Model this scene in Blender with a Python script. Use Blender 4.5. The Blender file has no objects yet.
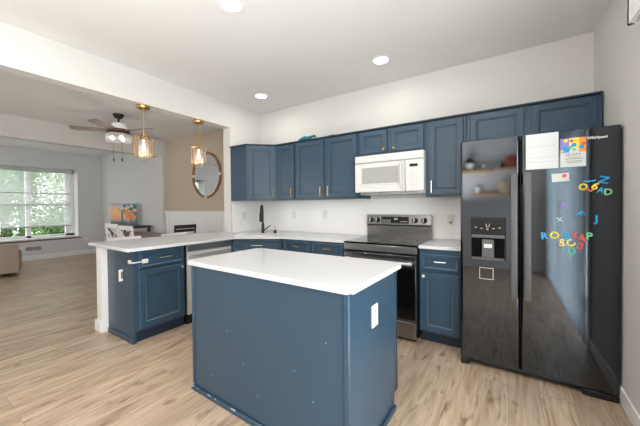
import bpy, bmesh, math, random
from mathutils import Vector, Matrix
from math import pi, sin, cos, radians
random.seed(7)
S = bpy.context.scene
C = S.collection

# ------------------------------------------------------------ camera
f_px, yaw, hy, cam_h, pit, rol = 287.8952, 0.5794, 209.7091, 1.2911, -0.0137, -0.009
Rv = Vector((cos(yaw), sin(yaw), 0)); Fv = Vector((-sin(yaw), cos(yaw), 0)); Uv = Vector((0, 0, 1))
F1 = Fv*cos(pit) + Uv*sin(pit); U1 = -Fv*sin(pit) + Uv*cos(pit)
R2 = Rv*cos(rol) + U1*sin(rol); U2 = -Rv*sin(rol) + U1*cos(rol)
cam = bpy.data.cameras.new('camera'); co = bpy.data.objects.new('camera', cam); C.objects.link(co)
cam.sensor_width = 36; cam.sensor_fit = 'HORIZONTAL'; cam.lens = f_px/640*36
cam.shift_y = -(213-hy)/640
cam.clip_start = 0.02
m = Matrix.Identity(4)
for i in range(3):
    m[i][0] = R2[i]; m[i][1] = U2[i]; m[i][2] = -F1[i]
m[2][3] = cam_h
co.matrix_world = m
S.camera = co

# ------------------------------------------------------------ world, big lights, exposure
W = bpy.data.worlds.new('world'); S.world = W; W.use_nodes = True
bg = W.node_tree.nodes['Background']
bg.inputs['Color'].default_value = (0.94, 0.97, 1.0, 1)
bg.inputs['Strength'].default_value = 3.5
S.view_settings.view_transform = 'Standard'; S.view_settings.look = 'None'
S.view_settings.gamma = 1; S.view_settings.use_curve_mapping = False
S.view_settings.exposure = 0.06

def area(name, loc, dirv, sx, sy, power, col=(1, 1, 1), spread=180):
    l = bpy.data.lights.new(name, 'AREA'); l.shape = 'RECTANGLE'; l.size = sx; l.size_y = sy
    l.energy = power; l.color = col; l.spread = radians(spread)
    o = bpy.data.objects.new(name, l); C.objects.link(o); o.location = loc
    o.rotation_euler = Vector(dirv).to_track_quat('-Z', 'Y').to_euler()
    return o
area('patio_daylight', (1.05, 0.2, 1.15), (-1, 0, 0.1), 2.0, 2.7, 175, (1.0, 0.98, 0.95))
area('window_daylight', (-11.3, -0.6, 1.9), (1, 0.45, -0.15), 1.7, 1.8, 26, (0.98, 0.99, 1.0))
area('front_fill', (-7.0, -3.5, 1.4), (0, 1, -0.05), 3.0, 1.8, 14, (1.0, 0.99, 0.97))  # added light behind an unseen front opening, brightening the living room
# added fill light behind the camera, brightening the room off the ceiling
area('bounce_fill', (-0.9, -0.9, 1.35), (0, 0.001, 1), 0.9, 0.5, 90, (1, 0.99, 0.97))
def downlight(x, y, p, r=0.07):
    l = bpy.data.lights.new('downlight_and_fill', 'AREA'); l.shape = 'DISK'; l.size = r*2
    l.energy = p; l.color = (1.0, 0.95, 0.88)
    o = bpy.data.objects.new('downlight_and_fill', l); C.objects.link(o); o.location = (x, y, 2.735)
CANS = [(-1.688, 1.422), (-1.081, 2.807), (-2.764, 2.811)]
for x, y in CANS: downlight(x, y, 3.5)
for x, y in ((-0.2, 1.4), (-2.8, 0.2), (-1.3, -0.1), (-0.2, -0.6)): downlight(x, y, 3)  # added fill lamps without fixtures, out of view, to even the light

# ------------------------------------------------------------ materials
def lin(c): return tuple((v/255/12.92 if v/255 <= 0.04045 else ((v/255+0.055)/1.055)**2.4) for v in c)
M = {}
def mat(name, rgb, rough=0.5, metal=0.0, emit=0, trans=0, spec=0.5, coat=0, ior=1.45, noise=0, nscale=8, bump=0, bscale=60):
    m = bpy.data.materials.new(name); m.use_nodes = True; nt = m.node_tree; b = nt.nodes['Principled BSDF']
    c = lin(rgb)
    b.inputs['Base Color'].default_value = (*c, 1); b.inputs['Roughness'].default_value = rough
    b.inputs['Metallic'].default_value = metal; b.inputs['Specular IOR Level'].default_value = spec
    b.inputs['Transmission Weight'].default_value = trans; b.inputs['IOR'].default_value = ior
    b.inputs['Coat Weight'].default_value = coat
    if emit:
        b.inputs['Emission Color'].default_value = (*c, 1); b.inputs['Emission Strength'].default_value = emit
    if noise or bump:
        tc = nt.nodes.new('ShaderNodeTexCoord')
    if noise:
        n = nt.nodes.new('ShaderNodeTexNoise'); n.inputs['Scale'].default_value = nscale; n.inputs['Detail'].default_value = 5
        nt.links.new(tc.outputs['Object'], n.inputs['Vector'])
        r = nt.nodes.new('ShaderNodeValToRGB'); nt.links.new(n.outputs['Fac'], r.inputs['Fac'])
        r.color_ramp.elements[0].position = 0.3; r.color_ramp.elements[1].position = 0.7
        r.color_ramp.elements[0].color = (*[v*(1-noise) for v in c], 1)
        r.color_ramp.elements[1].color = (*[min(1, v*(1+noise)) for v in c], 1)
        nt.links.new(r.outputs['Color'], b.inputs['Base Color'])
    if bump:
        n2 = nt.nodes.new('ShaderNodeTexNoise'); n2.inputs['Scale'].default_value = bscale; n2.inputs['Detail'].default_value = 4
        nt.links.new(tc.outputs['Object'], n2.inputs['Vector'])
        bp = nt.nodes.new('ShaderNodeBump'); bp.inputs['Strength'].default_value = bump; bp.inputs['Distance'].default_value = 0.004
        nt.links.new(n2.outputs['Fac'], bp.inputs['Height']); nt.links.new(bp.outputs['Normal'], b.inputs['Normal'])
    M[name] = m; return m
mat('wall_white', (215, 213, 210), 0.75, spec=0.25, bump=0.05, bscale=90)
mat('wall_grey', (214, 214, 214), 0.8, spec=0.25, bump=0.05, bscale=90)
mat('wall_tan', (196, 180, 163), 0.8, spec=0.2, bump=0.05, bscale=90)
mat('ceiling_white', (232, 232, 231), 0.7, spec=0.3)
mat('trim_white', (236, 236, 234), 0.4)
mat('splash', (243, 242, 240), 0.22, noise=0.015, nscale=3)
mat('quartz', (214, 214, 216), 0.18, noise=0.012, nscale=6)
mat('navy', (51, 74, 93), 0.30, noise=0.05, nscale=3, bump=0.03, bscale=40)
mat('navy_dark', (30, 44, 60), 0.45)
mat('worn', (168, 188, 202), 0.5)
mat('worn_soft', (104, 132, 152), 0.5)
mat('range_steel', (132, 132, 133), 0.22, 0.95, noise=0.05, nscale=2)
mat('steel', (214, 214, 215), 0.36, 0.4, noise=0.05, nscale=2)
mat('handle_dark', (92, 92, 94), 0.42, 0.3)
mat('dark_steel', (168, 168, 169), 0.28, 0.9, noise=0.05, nscale=2)
mat('nickel', (205, 204, 200), 0.25, 1.0)
mat('brass', (214, 170, 112), 0.28, 1.0)
mat('gold', (190, 150, 98), 0.3, 1.0)
mat('black_glass', (10, 10, 12), 0.06, 0, spec=0.5)
mat('black_matte', (6, 6, 7), 0.8, spec=0.1)
mat('black_plastic', (18, 18, 19), 0.35)
mat('bronze', (48, 42, 38), 0.4, 0.4)
mat('keypad_grey', (206, 206, 204), 0.4)
mat('appliance_white', (219, 218, 215), 0.25)
mat('micro_window', (168, 166, 162), 0.25)
mat('plastic_white', (226, 226, 223), 0.35)
mat('slot', (70, 66, 62), 0.5)
mat('slot_brown', (120, 92, 76), 0.5)
mat('lamp', (255, 250, 240), 0.4, emit=9)
mat('bulb', (255, 240, 222), 0.4, emit=2.2)
mat('frost', (236, 236, 234), 0.3, emit=0.22)
mat('dark_wood', (52, 42, 38), 0.4, noise=0.2, nscale=10)
mat('fan_blade', (150, 138, 128), 0.5, noise=0.1, nscale=10)
mat('fan_wood', (104, 78, 60), 0.5, noise=0.2, nscale=10)
mat('table_wood', (112, 92, 78), 0.4, noise=0.2, nscale=6)
mat('shelf_wood', (196, 152, 106), 0.5, noise=0.15, nscale=9)
mat('chair_white', (232, 231, 228), 0.4)
mat('sofa', (172, 154, 140), 0.85, noise=0.06, nscale=30, bump=0.3, bscale=200)
mat('rope', (150, 112, 76), 0.7, noise=0.25, nscale=60)
mat('mirror', (235, 236, 238), 0.02, 1.0)
mat('green_leaf', (112, 150, 90), 0.5, noise=0.5, nscale=2.5)
mat('pale_leaf', (164, 192, 138), 0.5, noise=0.4, nscale=2.5)
mat('bark', (92, 76, 62), 0.8)
mat('teal', (24, 120, 132), 0.6, noise=0.2, nscale=20)
mat('grey_felt', (132, 128, 122), 0.7)
mat('terracotta', (150, 74, 56), 0.6)
mat('basket', (206, 184, 154), 0.7, noise=0.2, nscale=40)
mat('pot_white', (222, 220, 214), 0.4)
mat('dark_leaf', (44, 62, 40), 0.6)
mat('grass', (96, 128, 72), 0.9, noise=0.3, nscale=3)
mat('deck', (172, 164, 154), 0.8)
mat('paper', (218, 222, 222), 0.6)
mat('paper_line', (176, 182, 184), 0.6)
mat('grout', (120, 112, 104), 0.8)
mat('register', (190, 190, 188), 0.45)
mat('register_dark', (112, 112, 110), 0.5)
for n, c in dict(l_blue=(30, 160, 222), l_yellow=(246, 214, 58), l_red=(232, 84, 78), l_green=(126, 200, 146), l_purple=(150, 140, 214),
                 l_pale=(176, 214, 200), l_orange=(246, 158, 66), l_mint=(96, 196, 160), l_ltyellow=(250, 232, 110)).items():
    mat(n, c, 0.4)

def black_stainless():
    m = mat('black_stainless', (78, 82, 88), 0.05, 1.0)
    nt = m.node_tree; b = nt.nodes['Principled BSDF']; tc = nt.nodes.new('ShaderNodeTexCoord')
    n = nt.nodes.new('ShaderNodeTexNoise'); n.inputs['Scale'].default_value = 3.5; n.inputs['Detail'].default_value = 6
    nt.links.new(tc.outputs['Object'], n.inputs['Vector'])
    mr = nt.nodes.new('ShaderNodeMapRange'); mr.inputs['To Min'].default_value = 0.015; mr.inputs['To Max'].default_value = 0.07
    nt.links.new(n.outputs['Fac'], mr.inputs['Value']); nt.links.new(mr.outputs['Result'], b.inputs['Roughness'])
black_stainless()

def glass(name, mixf=0.12, tint=(1, 1, 1), diffuse=None):
    m = bpy.data.materials.new(name); m.use_nodes = True; nt = m.node_tree; nt.nodes.clear()
    out = nt.nodes.new('ShaderNodeOutputMaterial'); mx = nt.nodes.new('ShaderNodeMixShader'); mx.inputs[0].default_value = mixf
    t = nt.nodes.new('ShaderNodeBsdfTransparent'); t.inputs['Color'].default_value = (*tint, 1)
    if diffuse:
        a = nt.nodes.new('ShaderNodeAddShader'); d = nt.nodes.new('ShaderNodeBsdfDiffuse'); tr = nt.nodes.new('ShaderNodeBsdfTranslucent')
        d.inputs['Color'].default_value = (*[v*0.5 for v in diffuse], 1); tr.inputs['Color'].default_value = (*[v*0.6 for v in diffuse], 1)
        nt.links.new(d.outputs[0], a.inputs[0]); nt.links.new(tr.outputs[0], a.inputs[1]); g = a
    else:
        g = nt.nodes.new('ShaderNodeBsdfGlossy'); g.inputs['Roughness'].default_value = 0.02
    nt.links.new(t.outputs[0], mx.inputs[1]); nt.links.new(g.outputs[0], mx.inputs[2]); nt.links.new(mx.outputs[0], out.inputs[0])
    M[name] = m
glass('clear_glass', 0.08)
glass('lantern_glass', 0.16, (0.97, 0.98, 0.98), (0.9, 0.9, 0.9))
glass('drum_glass', 0.4, (1, 1, 1), (0.9, 0.9, 0.9))
glass('sheer', 0.30, (1, 1, 1), (0.9, 0.92, 0.92))
glass('sheer_curtain', 0.5, (1, 1, 1), (0.6, 0.72, 0.77))

def floor_mat():
    m = bpy.data.materials.new('oak_planks'); m.use_nodes = True; nt = m.node_tree; b = nt.nodes['Principled BSDF']; L = nt.links.new
    tc = nt.nodes.new('ShaderNodeTexCoord')
    mp = nt.nodes.new('ShaderNodeMapping'); mp.inputs['Rotation'].default_value = (0, 0, radians(90)); L(tc.outputs['Object'], mp.inputs['Vector'])
    br = nt.nodes.new('ShaderNodeTexBrick'); L(mp.outputs['Vector'], br.inputs['Vector'])
    br.offset = 0.37; br.offset_frequency = 2
    br.inputs['Scale'].default_value = 1; br.inputs['Brick Width'].default_value = 1.22; br.inputs['Row Height'].default_value = 0.18
    br.inputs['Mortar Size'].default_value = 0.0013; br.inputs['Mortar Smooth'].default_value = 0.1
    br.inputs['Color1'].default_value = (0, 0, 0, 1); br.inputs['Color2'].default_value = (1, 1, 1, 1); br.inputs['Mortar'].default_value = (0.5, 0.5, 0.5, 1)
    sep = nt.nodes.new('ShaderNodeSeparateXYZ'); L(tc.outputs['Object'], sep.inputs[0])
    def mul(s, k):
        n = nt.nodes.new('ShaderNodeMath'); n.operation = 'MULTIPLY'; L(s, n.inputs[0]); n.inputs[1].default_value = k; return n.outputs[0]
    rnd = nt.nodes.new('ShaderNodeSeparateColor'); L(br.outputs['Color'], rnd.inputs[0])
    def noise(kx, ky, detail, dist, seedk):
        cb = nt.nodes.new('ShaderNodeCombineXYZ'); L(mul(sep.outputs['X'], kx), cb.inputs[0]); L(mul(sep.outputs['Y'], ky), cb.inputs[1])
        L(mul(rnd.outputs[0], seedk), cb.inputs[2])
        n = nt.nodes.new('ShaderNodeTexNoise'); n.inputs['Scale'].default_value = 1; n.inputs['Detail'].default_value = detail
        n.inputs['Distortion'].default_value = dist; L(cb.outputs[0], n.inputs['Vector']); return n.outputs['Fac']
    g1 = noise(11, 1.3, 6, 2.0, 37); g2 = noise(60, 3, 3, 0.3, 53); g3 = noise(8, 1.6, 5, 3.0, 91)
    ramp = nt.nodes.new('ShaderNodeValToRGB'); e = ramp.color_ramp.elements
    e[0].position = 0.28; e[0].color = (*lin((164, 138, 114)), 1); e[1].position = 0.7; e[1].color = (*lin((208, 188, 166)), 1)
    k = e.new(0.5); k.color = (*lin((193, 171, 148)), 1)
    L(g1, ramp.inputs['Fac'])
    def mix(mode, fac, c1, c2):
        n = nt.nodes.new('ShaderNodeMixRGB'); n.blend_type = mode
        if isinstance(fac, float): n.inputs[0].default_value = fac
        else: L(fac, n.inputs[0])
        for i, cc in ((1, c1), (2, c2)):
            if isinstance(cc, tuple): n.inputs[i].default_value = (*cc, 1)
            else: L(cc, n.inputs[i])
        return n.outputs[0]
    pr = nt.nodes.new('ShaderNodeValToRGB'); pr.color_ramp.elements[0].color = (0.84, 0.83, 0.82, 1); pr.color_ramp.elements[1].color = (1.06, 1.05, 1.04, 1)
    L(rnd.outputs[0], pr.inputs['Fac'])
    c = mix('MULTIPLY', 1.0, ramp.outputs['Color'], pr.outputs['Color'])
    r2 = nt.nodes.new('ShaderNodeValToRGB'); r2.color_ramp.elements[0].position = 0.35; r2.color_ramp.elements[0].color = (0.84, 0.82, 0.8, 1)
    r2.color_ramp.elements[1].position = 0.6; r2.color_ramp.elements[1].color = (1, 1, 1, 1); L(g2, r2.inputs['Fac'])
    c = mix('MULTIPLY', 0.8, c, r2.outputs['Color'])
    r3 = nt.nodes.new('ShaderNodeValToRGB'); r3.color_ramp.elements[0].position = 0.30; r3.color_ramp.elements[0].color = (0.5, 0.44, 0.39, 1)
    r3.color_ramp.elements[1].position = 0.42; r3.color_ramp.elements[1].color = (1, 1, 1, 1); L(g3, r3.inputs['Fac'])
    c = mix('MULTIPLY', 0.9, c, r3.outputs['Color'])
    c = mix('MIX', mul(br.outputs['Fac'], 0.55), c, lin((120, 98, 80)))
    L(c, b.inputs['Base Color']); b.inputs['Roughness'].default_value = 0.36
    M['oak'] = m
floor_mat()

def painting_mat():
    m = bpy.data.materials.new('tree_painting'); m.use_nodes = True; nt = m.node_tree; b = nt.nodes['Principled BSDF']; L = nt.links.new
    tc = nt.nodes.new('ShaderNodeTexCoord'); sp = nt.nodes.new('ShaderNodeSeparateXYZ'); L(tc.outputs['Generated'], sp.inputs[0])
    r = nt.nodes.new('ShaderNodeValToRGB'); r.color_ramp.elements[0].color = (*lin((84, 96, 104)), 1); r.color_ramp.elements[1].color = (*lin((120, 168, 196)), 1)
    for p, c in ((0.15, (90, 130, 150)), (0.25, (226, 176, 142)), (0.5, (252, 196, 140)), (0.75, (246, 204, 166)), (0.9, (216, 200, 190))):
        e = r.color_ramp.elements.new(p); e.color = (*lin(c), 1)
    L(sp.outputs['Z'], r.inputs['Fac'])
    n = nt.nodes.new('ShaderNodeTexNoise'); n.inputs['Scale'].default_value = 4.5; L(tc.outputs['Generated'], n.inputs['Vector'])
    r2 = nt.nodes.new('ShaderNodeValToRGB'); r2.color_ramp.elements[0].position = 0.5; r2.color_ramp.elements[1].position = 0.58
    r2.color_ramp.elements[0].color = (0, 0, 0, 1); r2.color_ramp.elements[1].color = (1, 1, 1, 1); L(n.outputs['Fac'], r2.inputs['Fac'])
    r3 = nt.nodes.new('ShaderNodeValToRGB'); r3.color_ramp.elements[0].position = 0.4; r3.color_ramp.elements[1].position = 0.62
    r3.color_ramp.elements[0].color = (0, 0, 0, 1); r3.color_ramp.elements[1].color = (1, 1, 1, 1); L(sp.outputs['X'], r3.inputs['Fac'])
    mm = nt.nodes.new('ShaderNodeMath'); mm.operation = 'MULTIPLY'; L(r2.outputs[0], mm.inputs[0]); L(r3.outputs[0], mm.inputs[1])
    mx = nt.nodes.new('ShaderNodeMixRGB'); L(mm.outputs[0], mx.inputs[0]); L(r.outputs[0], mx.inputs[1]); mx.inputs[2].default_value = (*lin((74, 126, 158)), 1)
    L(mx.outputs[0], b.inputs['Base Color']); b.inputs['Roughness'].default_value = 0.6
    M['painting'] = m
painting_mat()

# ------------------------------------------------------------ mesh builder
class MB:
    def __init__(s): s.bm = bmesh.new(); s.mats = []; s.mi = 0; s.T = None; s.smooth = False
    def use(s, name):
        if name not in s.mats: s.mats.append(name)
        s.mi = s.mats.index(name); return s
    def v(s, p):
        p = Vector(p)
        return s.bm.verts.new(s.T @ p if s.T else p)
    def face(s, vs):
        try: f = s.bm.faces.new(vs)
        except ValueError: return None
        f.material_index = s.mi; f.smooth = s.smooth; return f
    def box(s, x0, x1, y0, y1, z0, z1, bev=0.0, seg=1):
        vs = [s.v((x, y, z)) for z in (z0, z1) for y in (y0, y1) for x in (x0, x1)]
        fs = [s.face([vs[i] for i in q]) for q in ((0, 2, 3, 1), (4, 5, 7, 6), (0, 1, 5, 4), (2, 6, 7, 3), (0, 4, 6, 2), (1, 3, 7, 5))]
        if bev:
            es = list({e for f in fs for e in f.edges})
            r = bmesh.ops.bevel(s.bm, geom=es, offset=bev, segments=seg, affect='EDGES', profile=0.5)
            for f in r['faces']: f.material_index = s.mi
        return s
    def prism(s, poly, z0, z1, bev=0.0):
        a = [s.v((x, y, z0)) for x, y in poly]; b = [s.v((x, y, z1)) for x, y in poly]; n = len(poly)
        fs = [s.face(a[::-1]), s.face(b)] + [s.face([a[i], a[(i+1) % n], b[(i+1) % n], b[i]]) for i in range(n)]
        if bev:
            es = list({e for f in fs for e in f.edges})
            r = bmesh.ops.bevel(s.bm, geom=es, offset=bev, segments=2, affect='EDGES', profile=0.5)
            for f in r['faces']: f.material_index = s.mi
        return s
    def rings(s, rings, cap0=True, cap1=True, close=True):
        R = [[s.v(p) for p in r] for r in rings]; n = len(R[0])
        for a, b in zip(R, R[1:]):
            for i in range(n if close else n-1): s.face([a[i], a[(i+1) % n], b[(i+1) % n], b[i]])
        if cap0: s.face(R[0][::-1])
        if cap1: s.face(R[-1])
        return s
    def tube(s, pts, r, seg=10, closed=False):
        pts = [Vector(p) for p in pts]; n = len(pts); rr = r if isinstance(r, (list, tuple)) else [r]*n
        rings = []; up = None
        for i, p in enumerate(pts):
            if closed: t = pts[(i+1) % n] - pts[i-1]
            else: t = pts[min(i+1, n-1)] - pts[max(i-1, 0)]
            t.normalize()
            if up is None: up = t.orthogonal().normalized()
            else: up = (up - t*up.dot(t)); up = up.normalized() if up.length > 1e-6 else t.orthogonal().normalized()
            w = t.cross(up)
            rings.append([p + (up*cos(2*pi*k/seg) + w*sin(2*pi*k/seg))*rr[i] for k in range(seg)])
        sm = s.smooth; s.smooth = True
        if closed: s.rings(rings + [rings[0]], False, False)
        else: s.rings(rings)
        s.smooth = sm; return s
    def lathe(s, prof, c=(0, 0, 0), seg=24):
        sm = s.smooth; s.smooth = True
        s.rings([[(c[0]+r*cos(2*pi*k/seg), c[1]+r*sin(2*pi*k/seg), c[2]+z) for k in range(seg)] for r, z in prof])
        s.smooth = sm; return s
    def panel(s, x0, x1, z0, z1, y=0.0, t=0.02, fw=0.055, flat=False):
        # framed cabinet front, its back at y, facing -y
        def ring(i, d): return [(x0+i, y-d, z0+i), (x1-i, y-d, z0+i), (x1-i, y-d, z1-i), (x0+i, y-d, z1-i)]
        rs = [ring(0, 0), ring(0, t-0.004), ring(0.004, t)]
        if not flat: rs += [ring(fw, t), ring(fw+0.004, t-0.006), ring(fw+0.012, t-0.007), ring(fw+0.016, t-0.014)]
        return s.rings(rs)
    def build(s, name, parent=None, mat=None):
        bmesh.ops.remove_doubles(s.bm, verts=s.bm.verts, dist=1e-6)
        bmesh.ops.recalc_face_normals(s.bm, faces=s.bm.faces)
        me = bpy.data.meshes.new(name); s.bm.to_mesh(me); s.bm.free(); me.set_sharp_from_angle(angle=radians(40))
        for p in me.polygons:
            if p.area > 0.05: p.use_smooth = False
        for n in (s.mats or [mat]): me.materials.append(M[n])
        o = bpy.data.objects.new(name, me); C.objects.link(o)
        if parent: o.parent = parent
        return o
def mb(matn): return MB().use(matn)
def tag(o, label, cat, group=None, kind=None):
    o['label'] = label; o['category'] = cat
    if group: o['group'] = group
    if kind: o['kind'] = kind
    return o
def thing(name, label, cat, loc=(0, 0, 0), rz=0, group=None):
    o = bpy.data.objects.new(name, None); C.objects.link(o); o.location = loc; o.rotation_euler = (0, 0, rz)
    o.empty_display_size = 0.1
    return tag(o, label, cat, group)
def struct(name, m, parent=None):
    o = m.build(name, parent)
    if not parent: o['kind'] = 'structure'
    return o
def copy_tree(o, parent=None):
    c = o.copy(); C.objects.link(c)
    if parent: c.parent = parent
    for ch in list(o.children): copy_tree(ch, c)
    return c
def pull(name, parent, x, z, L=0.1, vertical=False, m='nickel', y=-0.02):
    b = mb(m); d = (0, 0, 1) if vertical else (1, 0, 0); p = Vector((x, y-0.028, z)); dv = Vector(d)
    b.tube([p-dv*L/2, p+dv*L/2], 0.0055, 8)
    for s_ in (-1, 1):
        q = p + dv*s_*L*0.36; b.tube([q, q+Vector((0, 0.029, 0))], 0.0045, 8)
    return b.build(name, parent)
def knob(parent, x, z, m='brass', y=-0.02, r=0.014):
    b = mb(m); b.T = Matrix.Translation((x, y, z)) @ Matrix.Rotation(radians(90), 4, 'X')
    b.lathe([(0.006, 0), (0.006, 0.012), (r, 0.018), (r, 0.026), (r*0.6, 0.031)], seg=14)
    return b.build('knob', parent)
def text_mesh(txt, size, ext, matn, bold=0.0):
    cu = bpy.data.curves.new('lettering', 'FONT'); cu.body = txt; cu.size = size; cu.extrude = ext; cu.offset = bold
    cu.align_x = 'CENTER'; cu.align_y = 'CENTER'; cu.bevel_depth = 0
    o = bpy.data.objects.new('lettering', cu); C.objects.link(o)
    bpy.context.view_layer.update()
    me = bpy.data.meshes.new_from_object(o.evaluated_get(bpy.context.evaluated_depsgraph_get()))
    bpy.data.objects.remove(o); me.materials.clear(); me.materials.append(M[matn]); return me
def outlet_plate(parent, name, x, y, z, rz, slot='slot', w=0.07, h=0.115, sockets=True, rot=None):
    """wall plate lying on a plane, facing its local -y"""
    T = Matrix.Translation((x, y, z)) @ Matrix.Rotation(rz, 4, 'Z')
    b = mb('plastic_white'); b.T = T; b.box(-w/2, w/2, -0.006, 0, -h/2, h/2, 0.002); o = b.build(name, parent)
    b = mb('plastic_white' if sockets else slot); b.T = T
    if sockets:
        for s_ in (-1, 1):
            b.use('plastic_white' if slot == 'register' else 'register').box(-0.017, 0.017, -0.008, -0.006, s_*0.024-0.014, s_*0.024+0.014, 0.001)
            b.use(slot)
            for q in (-0.006, 0.006): b.box(q-0.0013, q+0.0013, -0.0085, -0.0078, s_*0.024-0.004, s_*0.024+0.006)
    else: b.box(-0.016, 0.016, -0.009, -0.006, -0.033, 0.033, 0.001)
    b.build('socket' if sockets else 'rocker', o)
    return o

# ------------------------------------------------------------ the setting
XR, YB, XL, H, ZB = 0.615, 3.38, -3.343, 2.764, 2.425
XF, YD = -9.9, 3.55
# floor
struct('floor', mb('oak').box(-10.4, 0.75, -3.35, 3.75, -0.06, 0.0))
struct('ceiling', mb('ceiling_white').box(-10.45, 0.75, -3.35, 3.75, H, H+0.1))
struct('wall_back', mb('wall_white').box(XL-0.15, 0.75, YB, 3.75, 0, H))
b = mb('wall_white')
b.box(XL-0.15, XL, 2.77, YB, 0, H); b.box(XL-0.15, XL, -0.9, 2.77, ZB, H); b.box(XL-0.15, XL, -1.6, -0.9, 0, H)
struct('wall_left', b)
b = mb('wall_white'); DY0, DY1, DZ = -1.2, 1.66, 2.06
b.box(XR, XR+0.13, DY1, YB, 0, H); b.box(XR, XR+0.13, DY0, DY1, DZ, H); b.box(XR, XR+0.13, -1.6, DY0, 0, H)
struct('wall_right', b)
struct('wall_rear', mb('wall_white').box(XL-0.15, XR+0.13, -1.73, -1.6, 0, H))
struct('wall_dining', mb('wall_tan').box(-6.5, XL-0.15, YD, 3.75, 0, H))
struct('wall_living', mb('wall_grey').box(-10.35, -6.5, YD, 3.75, 0, H))
# far wall with its window recess
WY0, WY1, WZ0, WZ1 = 0.15, 2.99, 0.5, 2.345
b = mb('wall_grey')
b.box(-10.4, XF, WY1, YD, 0, H); b.box(-10.4, XF, WY0, WY1, WZ1, H); b.box(-10.4, XF, WY0, WY1, 0, WZ0); b.box(-10.4, XF, -3.2, WY0, 0, H)
struct('wall_far', b)
b = mb('wall_grey'); FX0, FX1 = -8.6, -5.4
b.box(-10.4, FX0, -3.35, -3.2, 0, H); b.box(FX1, XL-0.15, -3.35, -3.2, 0, H); b.box(FX0, FX1, -3.35, -3.2, 0, 0.4); b.box(FX0, FX1, -3.35, -3.2, 2.3, H)
struct('wall_front', b)
struct('wall_side', mb('wall_grey').box(XL-0.3, XL-0.15, -3.2, -1.6, 0, H))
# dropped beam between the dining area and the living room, with its post against the wall
struct('trim_1', mb('wall_white').box(-6.75, -6.55, -3.2, YD, 2.42, H).box(-6.75, -6.5, YD-0.07, YD, 0, 2.42))
# wainscot of the dining wall
b = mb('trim_white').box(-6.5, XL-0.15, YD-0.012, YD, 0, 1.10).box(-6.5, XL-0.15, YD-0.05, YD, 1.185, 1.21, 0.006).box(-6.5, XL-0.15, YD-0.022, YD, 1.10, 1.185)
for i in range(7): b.box(-6.4+i*0.45, -6.33+i*0.45, YD-0.022, YD-0.012, 0.12, 1.10)
b.box(-6.5, XL-0.15, YD-0.024, YD, 0, 0.14)
struct('trim_2', b)
struct('baseboard_far', mb('trim_white').box(XF, XF+0.014, -3.2, YD, 0, 0.13).box(XF, XF+0.02, -3.2, YD, 0, 0.02))
struct('baseboard_living', mb('trim_white').box(XF+0.014, -6.75, YD-0.014, YD, 0, 0.13))
struct('baseboard_right', mb('trim_white').box(XR-0.014, XR, DY1+0.08, 3.3, 0, 0.11, 0.004))
# splash panel behind the worktops
struct('trim_3', mb('splash').box(XL, XR, YB-0.008, YB, 0.914, 1.372).box(XL, XL+0.008, 2.79, YB-0.008, 0.914, 1.372))
# short end wall carrying the overhang of the peninsula
b = mb('trim_white').box(-3.62, -3.505, 1.235, 2.77, 0, 0.884).box(-3.66, -3.505, 1.222, 1.24, 0.0, 0.115, 0.004).box(-3.66, -3.62, 1.24, 2.77, 0, 0.115, 0.004)
struct('wall_peninsula', b)
# window in the living room
win = thing('window_1', '', '', (0, 0, 0)); del win['label']; del win['category']; win['kind'] = 'structure'
GX = -10.22
b = mb('trim_white')
b.box(GX-0.05, GX+0.03, WY0, WY0+0.07, WZ0, WZ1); b.box(GX-0.05, GX+0.03, WY1-0.20, WY1, WZ0, WZ1)
b.box(GX-0.05, GX+0.03, WY0, WY1, WZ1-0.08, WZ1); b.box(GX-0.05, GX+0.03, WY0, WY1, WZ0, WZ0+0.09)
for yc in (1.03, 2.06): b.box(GX-0.05, GX+0.03, yc-0.045, yc+0.045, WZ0, WZ1)
b.box(GX-0.03, GX+0.02, WY0, WY1, 1.36, 1.42)
struct('window_frame', b, win)
struct('pane', mb('clear_glass').box(GX-0.012, GX-0.006, WY0, WY1, WZ0, WZ1), win)
struct('window_casing', mb('trim_white').box(-10.25, XF+0.004, WY1-0.012, WY1, WZ0, WZ1).box(-10.25, XF+0.004, WY0, WY0+0.012, WZ0, WZ1).box(-10.25, XF+0.004, WY0, WY1, WZ1-0.012, WZ1), win)
struct('window_sill', mb('trim_white').box(-10.25, XF+0.03, WY0-0.05, WY1+0.05, WZ0, WZ0+0.035, 0.006), win)
struct('sill_edge', mb('slot_brown').box(XF, XF+0.018, WY0-0.05, WY1+0.05, WZ0-0.035, WZ0), win)  # brown sill edge, its dark tone also standing for the shadow below the sill
sh = thing('roller_blind', 'sheer white blind hanging two thirds down the living room window', 'blind', (-10.12, 1.6, 2.33))
mb('register').box(-0.03, 0.04, -1.40, 1.33, -0.10, 0.0, 0.006).build('headrail', sh)
b = mb('sheer').box(-0.001, 0.001, -1.38, 1.28, -1.50, -0.10); b.build('sheer_fabric', sh)
b = mb('register'); b.box(-0.012, 0.012, -1.38, 1.29, -1.53, -1.495, 0.003); b.build('bottom_bar', sh)
for z in (-0.66, -0.96): mb('register_dark').box(0.002, 0.008, -1.38, 1.28, z, z+0.016).build('fold_bar', sh)
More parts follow.
